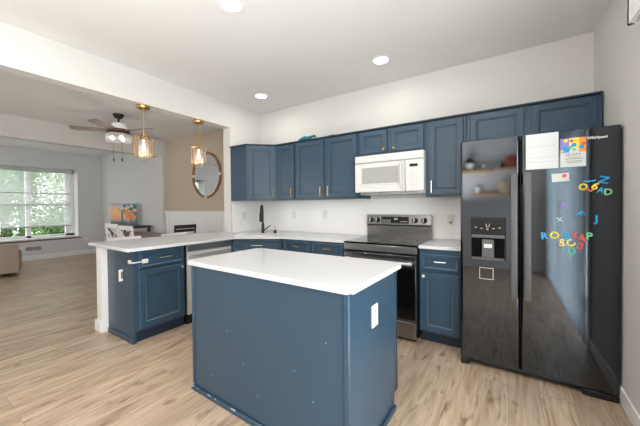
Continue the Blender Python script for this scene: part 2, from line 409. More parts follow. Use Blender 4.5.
# sliding glass door on the right, seen in the refrigerator
dr = thing('door_1', '', '', (XR, 0, 0)); del dr['label']; del dr['category']; dr['kind'] = 'structure'
b = mb('trim_white')
b.box(0.02, 0.12, DY0, DY0+0.06, 0, DZ).box(0.02, 0.12, DY1-0.06, DY1, 0, DZ).box(0.02, 0.12, DY0, DY1, DZ-0.06, DZ).box(0.0, 0.12, DY0, DY1, 0, 0.05)
b.box(0.04, 0.10, 0.18, 0.28, 0.05, DZ-0.06)
struct('door_frame', b, dr)
struct('pane', mb('clear_glass').box(0.066, 0.072, DY0+0.06, DY1-0.06, 0.05, DZ-0.06), dr)
struct('door_casing', mb('trim_white').box(-0.018, 0, DY1, DY1+0.075, 0, DZ+0.075).box(-0.018, 0, DY0-0.075, DY0, 0, DZ+0.075), dr)
v = thing('window_valance', 'white box valance above the glass door on the right wall', 'valance', (XR, 0, 2.18))
mb('trim_white').box(-0.115, -0.095, -1.4, 2.07, 0, 0.2).build('front_board', v)
mb('trim_white').box(-0.115, 0, 2.05, 2.07, 0, 0.2).build('end_board', v)
mb('trim_white').box(-0.115, 0, -1.4, 2.07, 0.2, 0.215).build('top_board', v)
cu = thing('door_curtain', 'sheer pale blue curtain drawn over the glass door', 'curtain', (XR-0.05, 0, 2.19))
b = mb('sheer_curtain'); n = 240; b.smooth = True
top = [(0.018*sin(i*0.5)+0.004*sin(i*1.3), -1.2+i*3.02/n, 0.0) for i in range(n+1)]
vs = [[b.v((x, y, z)) for x, y, z in top], [b.v((x, y, -2.12)) for x, y, z in top]]
for i in range(n): b.face([vs[0][i], vs[0][i+1], vs[1][i+1], vs[1][i]])
b.build('curtain_fabric', cu)
mb('trim_white').tube([(0, -1.3, 0.0), (0, 2.0, 0.0)], 0.012, 8).build('curtain_rod', cu)
# outside ground
o = mb('grass').box(-24, -10.45, -8, 12, -0.3, -0.2).build('lawn'); o['kind'] = 'structure'
o = mb('deck').box(0.76, 5, -5, 6, -0.12, -0.04).build('patio_deck'); o['kind'] = 'structure'

# ------------------------------------------------------------ cabinets
def cab_body(parent, W_, D, z0, z1, toe=True, m='navy'):
    b = mb(m); b.box(0, W_, 0, D, z0, z1, 0.002); b.build('cabinet_box', parent)
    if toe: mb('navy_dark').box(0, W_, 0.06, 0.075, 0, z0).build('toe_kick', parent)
def front(parent, name, x0, x1, z0, z1, fw=0.055, worn=False, y=0):
    b = mb('navy').panel(x0, x1, z0, z1, y, 0.02, fw)
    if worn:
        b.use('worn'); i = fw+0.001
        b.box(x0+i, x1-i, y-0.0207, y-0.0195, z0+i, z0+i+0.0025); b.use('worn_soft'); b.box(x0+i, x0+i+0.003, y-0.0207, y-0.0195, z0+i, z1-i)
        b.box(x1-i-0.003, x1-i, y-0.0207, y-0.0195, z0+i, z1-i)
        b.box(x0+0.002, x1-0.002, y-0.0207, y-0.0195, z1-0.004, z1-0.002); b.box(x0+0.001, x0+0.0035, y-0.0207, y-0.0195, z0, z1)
    return b.build(name, parent)
# uppers (front plane y 3.05, box behind it)
UY, UZ0, UZ1, UD = 3.05, 1.372, 2.134, 0.325
def upper(label, x0, x1, doors, z0=UZ0, handles=(), group='blue wall cabinets'):
    t = thing('wall_cabinet', label, 'cabinet', (x0, UY, z0), 0, group)
    W_ = x1-x0; h = UZ1-z0
    b = mb('navy').box(0, W_, 0, UD, 0, h, 0.002); b.use('navy_dark').box(-0.0, W_, -0.026, UD, h, h+0.014); b.build('cabinet_box', t)
    for (a, c), hd in zip(doors, handles):
        d = front(t, 'door', a-x0, c-x0, 0.018, h-0.012, 0.055 if z0 < 1.6 else 0.05)
        if hd[0] == 'pull': pull('handle', d, hd[1]-x0, 0.10, 0.12, True, hd[2])
        elif hd[0] == 'knob': knob(d, hd[1]-x0, 0.05, hd[2])
    return t
# diagonal corner wall cabinet
t = thing('corner_wall_cabinet', 'blue diagonal corner wall cabinet above the sink', 'cabinet', (XL, YB, UZ0), 0)
poly = [(0.002, -0.61), (0.33, -0.61), (0.62, -0.33), (0.62, -0.002), (0.002, -0.002)]
b = mb('navy').prism(poly, 0, UZ1-UZ0); b.use('navy_dark').prism([(0.002, -0.63), (0.338, -0.63), (0.628, -0.352), (0.62, -0.002), (0.002, -0.002)], UZ1-UZ0, UZ1-UZ0+0.014); b.build('cabinet_box', t)
e1 = Vector((0.33, -0.61, 0)); e2 = Vector((0.62, -0.33, 0)); L_ = (e2-e1).length; an = math.atan2(e2.y-e1.y, e2.x-e1.x)
T = Matrix.Translation(e1) @ Matrix.Rotation(an, 4, 'Z')
b = mb('navy'); b.T = T; b.panel(0.025, L_-0.025, 0.018, UZ1-UZ0-0.012, 0, 0.02, 0.055); d = b.build('door', t)
b = mb('nickel'); b.T = T
b.tube([(L_-0.05, -0.048, 0.04), (L_-0.05, -0.048, 0.16)], 0.0055, 8)
for z in (0.06, 0.14): b.tube([(L_-0.05, -0.048, z), (L_-0.05, -0.019, z)], 0.0045, 8)
b.build('handle', d)
upper('narrow blue wall cabinet with one door beside the diagonal corner cabinet', -2.722, -2.388, [(-2.70, -2.402)], handles=[('pull', -2.43, 'brass')])
upper('wide blue wall cabinet with two tall doors left of the microwave', -2.386, -1.449, [(-2.365, -1.93), (-1.886, -1.469)], handles=[('pull', -1.965, 'brass'), ('pull', -1.853, 'brass')])
upper('short blue wall cabinet with two small doors and brass knobs above the microwave', -1.447, -0.705, [(-1.43, -1.105), (-1.06, -0.72)], 1.853, [('knob', -1.14, 'brass'), ('knob', -1.025, 'brass')])
upper('blue wall cabinet with one tall door between microwave and refrigerator', -0.703, -0.333, [(-0.672, -0.358)], handles=[('pull', -0.642, 'nickel')])
upper('blue wall cabinet with two doors above the refrigerator', -0.331, 0.604, [(-0.30, 0.113), (0.162, 0.575)], 1.815, [('none',), ('none',)])

# base cabinets
BZ0, BZ1 = 0.105, 0.882
# peninsula cabinet: local -y faces +x
t = thing('base_cabinet', 'blue base cabinet at the open end of the peninsula with one drawer and one door', 'cabinet', (-2.948, 1.29, 0), radians(90), 'blue base cabinets')
b = mb('navy').box(0, 0.515, 0, 0.552, BZ0, BZ1, 0.002); b.box(0.0, 0.018, 0.0, 0.552, 0, BZ0); b.build('cabinet_box', t)
mb('navy').box(-0.014, 0.0, -0.004, 0.535, 0, 0.05, 0.004).build('base_moulding', t)
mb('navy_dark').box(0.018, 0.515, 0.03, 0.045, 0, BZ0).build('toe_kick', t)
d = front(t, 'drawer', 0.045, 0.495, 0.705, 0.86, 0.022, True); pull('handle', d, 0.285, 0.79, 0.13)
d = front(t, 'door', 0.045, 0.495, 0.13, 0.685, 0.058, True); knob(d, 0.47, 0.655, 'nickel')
outlet_plate(t, 'outlet', -0.0, 0.215, 0.63, 0, 'slot_brown', 0.07, 0.115, False)
T = t.matrix_world
b = mb('plastic_white')
b.tube([(-0.012, 0.05, 0.775), (-0.014, -0.02, 0.772), (0.09, -0.034, 0.774)], 0.006, 8)
b.box(0.07, 0.125, -0.036, -0.02, 0.755, 0.795, 0.004); b.box(-0.012, 0.0, 0.02, 0.075, 0.757, 0.793, 0.004)
b.build('child_lock', t)['label'] = 'white plastic child lock strap'
# dishwasher
t = thing('dishwasher', 'stainless steel dishwasher under the peninsula worktop', 'dishwasher', (-2.940, 1.822, 0), radians(90))
mb('black_plastic').box(0, 0.605, 0.02, 0.53, 0.0, 0.875).build('tub_housing', t)
d = mb('steel').box(0.006, 0.599, -0.015, 0.02, 0.11, 0.872, 0.004).build('door', t)
mb('dark_steel').box(0.006, 0.599, -0.0165, -0.0145, 0.80, 0.869).build('control_strip', d)
b = mb('steel').tube([(0.05, -0.05, 0.77), (0.555, -0.05, 0.77)], 0.012, 10)
for x in (0.07, 0.535): b.tube([(x, -0.05, 0.77), (x, -0.012, 0.77)], 0.008, 8)
b.build('handle', d)
# sink cabinet (diagonal)
p1 = Vector((-2.955, 2.445, 0)); p2 = Vector((-2.40, 2.775, 0)); L_ = (p2-p1).length; an = math.atan2(p2.y-p1.y, p2.x-p1.x)
t = thing('sink_cabinet', 'blue diagonal sink base cabinet in the corner beneath the faucet', 'cabinet', p1, an)
b = mb('navy'); b.T = Matrix.Rotation(-an, 4, 'Z') @ Matrix.Translation(-p1)
b.prism([(p1.x, p1.y), (p2.x, p2.y), (-2.40, 3.36), (-3.32, 3.36), (-3.32, 2.79), (-3.49, 2.76), (-3.49, 2.445)], BZ0, 0.72); b.build('cabinet_box', t)
b = mb('navy').box(0, L_, 0, 0.02, 0.72, BZ1); b.build('face_frame', t)
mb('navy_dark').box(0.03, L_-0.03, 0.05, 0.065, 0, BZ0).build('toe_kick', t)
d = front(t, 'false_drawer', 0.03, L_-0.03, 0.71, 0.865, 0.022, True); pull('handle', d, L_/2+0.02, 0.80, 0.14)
d = front(t, 'door', 0.03, L_/2-0.004, 0.13, 0.69); knob(d, L_/2-0.035, 0.64, 'nickel')
d = front(t, 'door', L_/2+0.004, L_-0.03, 0.13, 0.69); knob(d, L_/2+0.035, 0.64, 'nickel')
# base cabinet on the back wall
t = thing('base_cabinet', 'blue base cabinet with two drawers side by side, left of the range', 'cabinet', (-2.385, 2.775, 0), 0, 'blue base cabinets')
cab_body(t, 0.905, 0.59, BZ0, BZ1)
for x0, x1 in ((0.03, 0.435), (0.465, 0.88)):
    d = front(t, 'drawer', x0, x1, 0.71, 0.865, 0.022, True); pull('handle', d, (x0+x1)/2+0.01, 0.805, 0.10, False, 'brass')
    d = front(t, 'door', x0, x1, 0.13, 0.69); knob(d, x1-0.03 if x0 < 0.1 else x0+0.03, 0.64, 'brass')
# base cabinet between range and refrigerator
t = thing('base_cabinet', 'blue base cabinet with one drawer and one door between range and refrigerator', 'cabinet', (-0.702, 2.775, 0), 0, 'blue base cabinets')
cab_body(t, 0.365, 0.59, BZ0, BZ1)
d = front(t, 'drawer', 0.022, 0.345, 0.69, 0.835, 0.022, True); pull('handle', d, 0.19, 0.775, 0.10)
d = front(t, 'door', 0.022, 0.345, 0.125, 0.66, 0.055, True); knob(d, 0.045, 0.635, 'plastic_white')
# worktops
WT = [(-3.782, 1.216), (-2.872, 1.216), (-2.872, 2.44), (-2.352, 2.745), (-1.474, 2.745), (-1.474, YB-0.009), (XL+0.009, YB-0.009), (XL+0.009, 2.762), (-3.782, 2.762)]
o = mb('quartz').prism(WT, 0.884, 0.914, 0.004).build('worktop')
tag(o, 'white worktop running from the peninsula around the sink corner to the range', 'worktop')
o = mb('quartz').box(-0.705, -0.335, 2.745, YB-0.009, 0.884, 0.914, 0.004).build('worktop')
tag(o, 'small white worktop between the range and the refrigerator', 'worktop')
# sink rim
sk = thing('sink', 'white sink let into the corner of the worktop', 'sink', (-2.785, 2.722, 0.914), radians(31))
b = mb('appliance_white')
def rrect(w, h, r, z, n=5):
    o_ = []
    for cx, cy, a0 in ((w-r, h-r, 0), (-w+r, h-r, 90), (-w+r, -h+r, 180), (w-r, -h+r, 270)):
        for k in range(n+1): a = radians(a0+90*k/n); o_.append((cx+r*cos(a), cy+r*sin(a), z))
    return o_
b.smooth = True
b.rings([rrect(0.26, 0.155, 0.05, 0.0), rrect(0.26, 0.155, 0.05, 0.008), rrect(0.24, 0.135, 0.05, 0.010), rrect(0.23, 0.125, 0.05, 0.004)])
b.build('rim', sk)
mb('register').lathe([(0.035, 0.004), (0.035, 0.006), (0.02, 0.0065)], (0, 0, 0), 16).build('drain', sk)
# faucet
fa = thing('faucet', 'matte black pull-down faucet behind the sink', 'faucet', (-2.86, 2.915, 0.914))
b = mb('black_plastic').lathe([(0.028, 0), (0.028, 0.008), (0.021, 0.012), (0.021, 0.12), (0.016, 0.14), (0.014, 0.16)], seg=16); b.build('body', fa)
dv = Vector((0.5, -0.86, 0)); pts = [Vector((0, 0, 0.15)), Vector((0, 0, 0.30))]
for k in range(1, 9):
    a = pi*k/8; pts.append(Vector((0, 0, 0.30)) + dv*0.055*(1-cos(a)) + Vector((0, 0, 0.09*sin(a))))
mb('black_plastic').tube(pts, 0.0125, 10).build('spout', fa)
e = pts[-1]; mb('black_plastic').tube([e+Vector((0, 0, 0.005)), e-Vector((0, 0, 0.02)), e-Vector((0, 0, 0.13)), e-Vector((0, 0, 0.135))], [0.014, 0.018, 0.02, 0.016], 12).build('spray_head', fa)
mb('black_plastic').tube([(0.01, 0, 0.05), (0.045, 0.0, 0.058), (0.115, 0.03, 0.115)], [0.013, 0.009, 0.006], 8).build('lever', fa)
so = thing('soap_dispenser', 'small black soap pump right of the faucet', 'soap dispenser', (-2.70, 2.985, 0.914))
mb('black_plastic').lathe([(0.022, 0), (0.022, 0.03), (0.016, 0.045), (0.010, 0.055)], seg=14).build('body', so)
mb('nickel').tube([(0, 0, 0.05), (0, 0, 0.085), (0.012, -0.02, 0.088), (0.02, -0.035, 0.08)], 0.005, 8).build('pump', so)

# ------------------------------------------------------------ island
cx, cy = (-1.895-0.5848)/2, (1.1676+1.868)/2
isl = thing('kitchen_island', 'blue kitchen island with a white quartz top standing on the oak floor', 'kitchen island', (cx, cy, 0), -0.0211)
hw, hd = 0.655, 0.350
b = mb('navy')
b.prism([(-hw+0.038, -hd+0.02), (hw-0.025, -hd+0.02), (hw-0.025, hd-0.09), (-hw+0.038, hd-0.09)], 0, 0.884)
b.box(-hw+0.038, hw-0.025, hd-0.09, hd-0.03, 0.10, 0.884); b.build('body', isl)
b = mb('navy').box(-hw+0.032, -hw+0.058, -hd+0.013, -hd+0.02, 0.05, 0.884, 0.002); b.build('corner_trim', isl)
b = mb('navy').box(hw-0.05, hw-0.018, -hd+0.012, -hd+0.03, 0.0, 0.884, 0.004); b.build('corner_trim', isl)
b = mb('navy')
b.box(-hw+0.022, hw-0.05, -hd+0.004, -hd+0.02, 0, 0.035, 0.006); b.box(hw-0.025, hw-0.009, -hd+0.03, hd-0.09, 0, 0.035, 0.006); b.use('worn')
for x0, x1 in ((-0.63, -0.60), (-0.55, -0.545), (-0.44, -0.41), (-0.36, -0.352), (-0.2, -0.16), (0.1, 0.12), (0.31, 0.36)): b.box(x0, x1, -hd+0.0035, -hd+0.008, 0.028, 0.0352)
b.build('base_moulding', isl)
for k in range(2):
    x0 = -hw+0.05+k*0.6
    bb = mb('navy'); bb.T = Matrix.Translation((0, hd-0.03, 0)) @ Matrix.Rotation(pi, 4, 'Z'); bb.panel(-x0-0.57, -x0, 0.13, 0.86, 0, 0.02, 0.055)
    d = bb.build('door', isl)
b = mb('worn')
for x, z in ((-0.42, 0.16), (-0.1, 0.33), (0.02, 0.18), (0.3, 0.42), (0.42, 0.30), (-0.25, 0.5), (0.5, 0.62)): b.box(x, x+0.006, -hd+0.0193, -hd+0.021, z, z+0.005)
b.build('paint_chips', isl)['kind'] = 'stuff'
b = mb('quartz').prism([(-hw-0.012, -hd), (hw, -hd), (hw, hd), (-hw-0.012, hd)], 0.884, 0.914); 
bm_ = b.bm; ve = [e for e in bm_.edges if abs(e.verts[0].co.z-e.verts[1].co.z) > 0.02]
bmesh.ops.bevel(bm_, geom=ve, offset=0.022, segments=5, affect='EDGES'); b.build('countertop', isl)
op = outlet_plate(isl, 'outlet', hw-0.025, 1.466-cy+0.012, 0.692, radians(90), 'slot', 0.075, 0.12)

# ------------------------------------------------------------ range
rg = thing('range', 'stainless steel electric range with a black glass cooktop', 'range', (-1.4705, 2.722, 0))
RW = 0.762
mb('black_plastic').box(0.004, RW-0.004, 0.03, 0.64, 0.03, 0.895).build('body', rg)
ck = mb('black_glass').box(0.0, RW, -0.012, 0.60, 0.897, 0.914, 0.003).build('cooktop', rg)
for x, y, r in ((0.2, 0.15, 0.105), (0.56, 0.15, 0.085), (0.2, 0.43, 0.08), (0.56, 0.43, 0.105)):
    b = mb('register_dark'); b.tube([(x+r*cos(2*pi*k/32), y+r*sin(2*pi*k/32), 0.9142) for k in range(32)], 0.0012, 4, True); b.build('burner_ring', ck)
mb('dark_steel').box(0.0, RW, -0.02, 0.03, 0.83, 0.895, 0.004).build('front_rail', rg)
od = mb('range_steel').box(0.004, RW-0.004, -0.03, 0.03, 0.20, 0.812, 0.004).build('oven_door', rg)
mb('black_glass').box(0.012, RW-0.012, -0.032, -0.029, 0.215, 0.70).build('oven_window', od)
b = mb('steel').tube([(0.03, -0.075, 0.745), (RW-0.03, -0.075, 0.745)], 0.014, 12)
for x in (0.06, RW-0.06): b.box(x-0.012, x+0.012, -0.072, -0.028, 0.735, 0.755)
b.build('handle', od)
dw = mb('range_steel').box(0.004, RW-0.004, -0.03, 0.03, 0.035, 0.19, 0.004).build('storage_drawer', rg)
mb('black_plastic').box(0.02, RW-0.02, 0.02, 0.05, 0.0, 0.035).build('kick_plate', rg)
bgd = MB().use('range_steel'); bgd.T = Matrix.Translation((0, 0.60, 0.914))
bgd.rings([[(0.0, 0.0, -0.01), (RW, 0.0, -0.01), (RW, 0.05, -0.01), (0.0, 0.05, -0.01)], [(0.0, 0.0, 0.13), (RW, 0.0, 0.13), (RW, 0.05, 0.13), (0.0, 0.05, 0.13)],
           [(0.0, -0.012, 0.15), (RW, -0.012, 0.15), (RW, 0.05, 0.15), (0.0, 0.05, 0.15)],
           [(0.0, 0.002, 0.265), (RW, 0.002, 0.265), (RW, 0.05, 0.265), (0.0, 0.05, 0.265)]])
g = bgd.build('backguard', rg)
mb('black_plastic').box(0.01, RW-0.01, 0.585, 0.601, 1.045, 1.06).build('shadow_strip', g)  # solid black strip standing for the shadow under the control panel
T = Matrix.Translation((0, 0.588, 1.064)) @ Matrix.Rotation(radians(-7), 4, 'X')
b = mb('black_glass'); b.T = T; b.box(0.185, 0.515, -0.004, 0.004, 0.012, 0.09, 0.002); b.build('display', g)
for x0, x1, z0, z1 in [(0.20+i*0.022, 0.212+i*0.022, 0.022+j*0.022, 0.031+j*0.022) for i in range(5) for j in range(2)] + [(0.42+i*0.022, 0.432+i*0.022, 0.03, 0.04) for i in range(4)] + [(0.345, 0.385, 0.055, 0.075)]:
    b = mb('register'); b.T = T; b.box(x0, x1, -0.005, -0.0035, z0, z1); b.build('key_mark', g)
for x in (0.055, 0.135, 0.585, 0.685):
    b = mb('black_plastic'); b.T = T @ Matrix.Translation((x, 0, 0.05)) @ Matrix.Rotation(radians(90), 4, 'X')
    b.lathe([(0.032, 0), (0.032, 0.006), (0.026, 0.012), (0.024, 0.03), (0.02, 0.034)], seg=18)
    b.use('black_plastic').lathe([(0.021, 0.033), (0.02, 0.037)], seg=18); b.use('steel').box(-0.005, 0.005, -0.024, 0.024, 0.036, 0.046, 0.002); b.build('knob', g)

# ------------------------------------------------------------ microwave
mw = thing('microwave', 'white over-the-range microwave mounted under the short wall cabinet', 'microwave', (-1.455, 2.955, 1.435))
MW, MH = 0.755, 0.405
mb('appliance_white').box(0, MW, 0.03, 0.42, 0.0, MH, 0.004).build('case', mw)
mb('appliance_white').box(0, MW, 0.0, 0.032, 0.325, MH, 0.008, 2).build('vent_hood_strip', mw)
d = mb('appliance_white').box(0, 0.565, -0.002, 0.03, 0.0, 0.318, 0.008, 2).build('door', mw)
b = mb('appliance_white').rings([[(0.07+i, -y, 0.075+i), (0.515-i, -y, 0.075+i), (0.515-i, -y, 0.285-i), (0.07+i, -y, 0.285-i)] for i, y in ((0, 0.002), (0.006, 0.006), (0.012, 0.004))], False)
b.build('window_bezel', d)
mb('micro_window').box(0.088, 0.497, -0.0055, -0.003, 0.093, 0.267).build('window', d)
b = mb('appliance_white').tube([(0.535, -0.006, 0.03), (0.535, -0.035, 0.06), (0.535, -0.038, 0.16), (0.535, -0.035, 0.26), (0.535, -0.006, 0.30)], 0.012, 10); b.build('handle', d)
p = mb('appliance_white').box(0.57, MW, -0.002, 0.03, 0.0, 0.318, 0.006, 2).build('control_panel', mw)
mb('black_glass').box(0.615, 0.695, -0.004, -0.001, 0.245, 0.275).build('display', p)
b = mb('keypad_grey')
for i in range(3):
    for j in range(5): b.box(0.612+i*0.032, 0.634+i*0.032, -0.0032, -0.0018, 0.055+j*0.034, 0.071+j*0.034)
b.build('keypad', p)
b = mb('register').box(0.06, MW-0.005, 0.02, 0.40, -0.028, 0.0)
b.use('register_dark')
for i in range(22): b.box(0.09+i*0.028, 0.103+i*0.028, 0.0185, 0.021, -0.022, -0.006)
b.build('vent_base', mw)

# ------------------------------------------------------------ refrigerator
fr = thing('refrigerator', 'black side-by-side refrigerator with letter magnets on its doors', 'refrigerator', (-0.327, 2.577, 0))
FW = 0.93
mb('black_plastic').box(0.006, FW-0.006, 0.075, 0.77, 0.05, 1.775).build('cabinet', fr)
def fdoor(x0, x1):
    b = mb('black_stainless'); r = 0.018; sm = b.smooth; b.smooth = True
    out = []
    for k in range(7): a = pi/2*k/6; out.append((x0+r-r*cos(a), r-r*sin(a)))
    for k in range(7): a = pi/2*k/6; out.append((x1-r+r*sin(a), r-r*cos(a)))
    out += [(x1, 0.07), (x0, 0.07)]
    b.rings([[(x, y, z) for x, y in out] for z in (0.055, 1.79)]); 
    return b
ld = fdoor(0.0, 0.398).build('freezer_door', fr)
rd = fdoor(0.404, FW).build('fresh_food_door', fr)
def fhandle(x, par):
    b = mb('handle_dark').box(x-0.022, x+0.022, -0.058, -0.034, 0.595, 1.515, 0.007, 2)
    for z in (0.64, 1.47): b.box(x-0.014, x+0.014, -0.036, 0.002, z-0.03, z+0.03, 0.003)
    return b.build('handle', par)
fhandle(0.362, ld); fhandle(0.444, rd)
# dispenser
mb('black_plastic').box(0.075, 0.312, -0.006, 0.001, 0.86, 1.19, 0.004).build('dispenser_bezel', ld)
mb('black_glass').box(0.083, 0.304, -0.0085, -0.005, 1.055, 1.18, 0.001).build('dispenser_panel', ld)
for i in range(5): mb('register').box(0.105+i*0.04, 0.118+i*0.04, -0.0095, -0.0083, 1.095+0.006*abs(i-2), 1.101+0.006*abs(i-2)).build('panel_mark', ld)
b = mb('register').tube([(0.18, -0.009, 1.14), (0.187, -0.009, 1.115), (0.20, -0.009, 1.115), (0.207, -0.009, 1.14)], 0.0022, 6); b.build('panel_mark', ld)
mb('handle_dark').box(0.083, 0.304, -0.012, -0.005, 1.03, 1.055, 0.002).build('dispenser_lip', ld)
mb('black_matte').box(0.085, 0.302, -0.0075, -0.005, 0.88, 1.03).build('dispenser_dark_inset', ld)  # flat black inset; its colour stands in for the shade of a cavity
b = mb('handle_dark').box(0.155, 0.235, -0.012, -0.005, 0.88, 0.945).box(0.155, 0.235, -0.016, -0.005, 0.945, 1.02, 0.003); b.use('steel').box(0.168, 0.222, -0.018, -0.0155, 0.955, 0.985); b.build('dispenser_paddle', ld)
mb('handle_dark').box(0.083, 0.304, -0.03, -0.004, 0.862, 0.88, 0.004).build('drip_tray', ld)
b = mb('register')
b.box(0.136, 0.231, -0.0012, 0.0005, 0.793, 0.797).box(0.136, 0.231, -0.0012, 0.0005, 0.707, 0.711).box(0.136, 0.14, -0.0012, 0.0005, 0.711, 0.793).box(0.227, 0.231, -0.0012, 0.0005, 0.711, 0.793)
b.build('sticker_residue', ld)
mb('black_plastic').box(0.05, FW-0.01, 0.02, 0.06, 0.022, 0.05, 0.002).build('base_grille', fr)
for x in (0.005, FW-0.185): mb('black_plastic').box(x, x+(0.06 if x < 0.1 else 0.18), -0.004, 0.075, 0.0, 0.045, 0.006).build('foot_cover', fr)
for x in (0.02, FW-0.10): mb('black_plastic').box(x, x+0.08, 0.08, 0.16, 1.776, 1.792, 0.004).build('hinge_cover', fr)
me = text_mesh('Whirlpool', 0.0235, 0.0008, 'plastic_white', 0.0008); o = bpy.data.objects.new('brand_lettering', me); C.objects.link(o); o.parent = rd
o.location = (0.813, -0.0012, 1.723); o.rotation_euler = (pi/2, 0, 0)
FY = 2.577
# papers on the door
pp = thing('paper_sheet', 'blank white lined planner sheet at the top of the refrigerator door', 'paper', (0.198, FY-0.002, 1.663))
mb('paper').box(-0.092, 0.092, -0.0015, 0.0015, -0.125, 0.125).build('sheet', pp)
b = mb('paper_line')
for z in (0.035, -0.045, -0.075): b.box(-0.086, 0.086, -0.0022, -0.0014, z, z+0.0022)
b.build('ruled_line', pp)
cd = thing('birthday_card', 'colourful birthday invitation card covered in balloons on the refrigerator door', 'card', (0.366, FY-0.004, 1.637))
mb('paper').box(-0.066, 0.066, -0.0015, 0.0015, -0.097, 0.097).build('card_stock', cd)
b = mb('l_purple').box(-0.066, -0.02, -0.0019, -0.001, 0.0, 0.097); b.use('l_ltyellow').box(-0.02, 0.03, -0.0019, -0.001, 0.03, 0.097); b.use('l_orange').box(0.03, 0.066, -0.0019, -0.001, 0.0, 0.097)
b.build('printed_ground', cd)
spots = [(-0.038, 0.082, 'l_yellow', .012), (-0.008, 0.078, 'l_red', .011), (0.02, 0.076, 'l_yellow', .013), (0.052, 0.082, 'l_orange', .014), (0.005, 0.05, 'l_blue', .013), (-0.012, 0.035, 'l_mint', .011),
         (-0.044, 0.03, 'l_blue', .014), (-0.028, 0.018, 'l_blue', .012), (0.045, 0.034, 'l_blue', .012), (0.055, 0.055, 'l_red', .012), (-0.058, 0.012, 'l_yellow', .008), (0.006, 0.018, 'l_mint', .009)]
for x, z, c_, r in spots:
    b = mb(c_); b.T = Matrix.Translation((x, -0.0018, z)) @ Matrix.Rotation(pi/2, 4, 'X'); b.lathe([(r, 0), (r, 0.0006)], seg=14); b.build('balloon_print', cd)
for i, (ch, c_) in enumerate(zip('HAPPY', ('l_blue', 'l_orange', 'l_mint', 'l_red', 'l_blue'))):
    me = text_mesh(ch, 0.024, 0.0004, c_, 0.0006); o = bpy.data.objects.new('printed_letter', me); C.objects.link(o); o.parent = cd; o.location = (-0.03+i*0.016, -0.0018, -0.016); o.rotation_euler = (pi/2, 0, 0)
b = mb('grey_felt')
for i, (w, z) in enumerate(((0.035, -0.036), (0.05, -0.046), (0.046, -0.06), (0.04, -0.07))): b.box(-w+0.006, w+0.002, -0.0019, -0.001, z, z+0.0035)
b.build('printed_text', cd)
nt_ = thing('small_note', 'small white note with a red picture below the large planner sheet', 'note', (0.30, FY-0.002, 1.471), 0)
mb('paper').box(-0.046, 0.046, -0.0015, 0.0015, -0.028, 0.028).build('sheet', nt_); nt_.rotation_euler = (0, radians(-3), 0)
b = mb('l_red'); b.T = Matrix.Translation((0.022, -0.0016, 0.01)) @ Matrix.Rotation(pi/2, 4, 'X'); b.lathe([(0.013, 0), (0.013, 0.0006)], seg=14); b.build('printed_picture', nt_)
# letter magnets
G = 'letter magnets on the refrigerator'
LET = [('R', .213, 1.062, 'l_blue', 8, .065, 'blue letter R magnet starting the lower row on the refrigerator door'),
 ('O', .269, 1.069, 'l_yellow', 0, .066, 'yellow letter O magnet right of the blue R in the lower row'),
 ('B', .337, 1.072, 'l_blue', -5, .062, 'blue letter B magnet in the middle of the lower row'),
 ('Y', .376, 1.072, 'l_red', 14, .062, 'red letter Y magnet between the blue B and the red A'),
 ('A', .412, 1.057, 'l_red', -8, .066, 'red letter A magnet left of the green P'),
 ('P', .448, 1.071, 'l_green', 0, .066, 'green letter P magnet ending the lower row'),
 ('S', .309, 1.019, 'l_ltyellow', 0, .064, 'pale yellow letter S magnet below the lower row'),
 ('C', .356, 1.020, 'l_ltyellow', 40, .064, 'pale yellow letter C magnet tilted beside the S'),
 ('3', .406, 1.004, 'l_red', -12, .066, 'red number 3 magnet beneath the red A'),
 ('D', .358, .964, 'l_mint', 0, .064, 'mint green letter D magnet, lowest on the refrigerator door'),
 ('A', .320, 1.274, 'l_purple', 8, .06, 'purple letter A magnet under the small white note'),
 ('X', .297, 1.178, 'l_pale', 10, .04, 'tiny pale letter X magnet above the yellow O'),
 ('F', .401, 1.220, 'l_blue', -50, .06, 'blue letter F magnet lying tilted at mid door'),
 ('J', .484, 1.188, 'l_blue', 0, .062, 'blue letter J magnet alone near the right edge of the refrigerator'),
 ('O', .420, 1.401, 'l_yellow', 80, .058, 'yellow letter O magnet at the left end of the upper cluster'),
 ('J', .455, 1.438, 'l_blue', -80, .062, 'blue letter J magnet lying sideways atop the upper cluster'),
 ('L', .451, 1.384, 'l_red', 50, .05, 'red letter L magnet in the upper cluster under the yellow 6'),
 ('6', .476, 1.402, 'l_yellow', -30, .066, 'yellow number 6 magnet in the heart of the upper cluster'),
 ('N', .521, 1.442, 'l_blue', 75, .066, 'blue letter N magnet, topmost of the upper cluster'),
 ('A', .503, 1.374, 'l_blue', -15, .05, 'small blue letter A magnet between the yellow 6 and green D'),
 ('D', .538, 1.362, 'l_green', 0, .056, 'pale green letter D magnet at the right end of the upper cluster')]
ang = {}
for ch, x, z, c_, rot, sz, lab in LET:
    me = text_mesh(ch, sz, 0.004, c_, 0.0016); o = bpy.data.objects.new('letter_magnet', me); C.objects.link(o)
    o.rotation_euler = (Matrix.Rotation(pi/2, 4, 'X') @ Matrix.Rotation(radians(rot), 4, 'Z')).to_euler()
    o.location = (x, FY-0.0045-(0.004 if ch == '6' else 0), z); tag(o, lab, 'magnet', G)

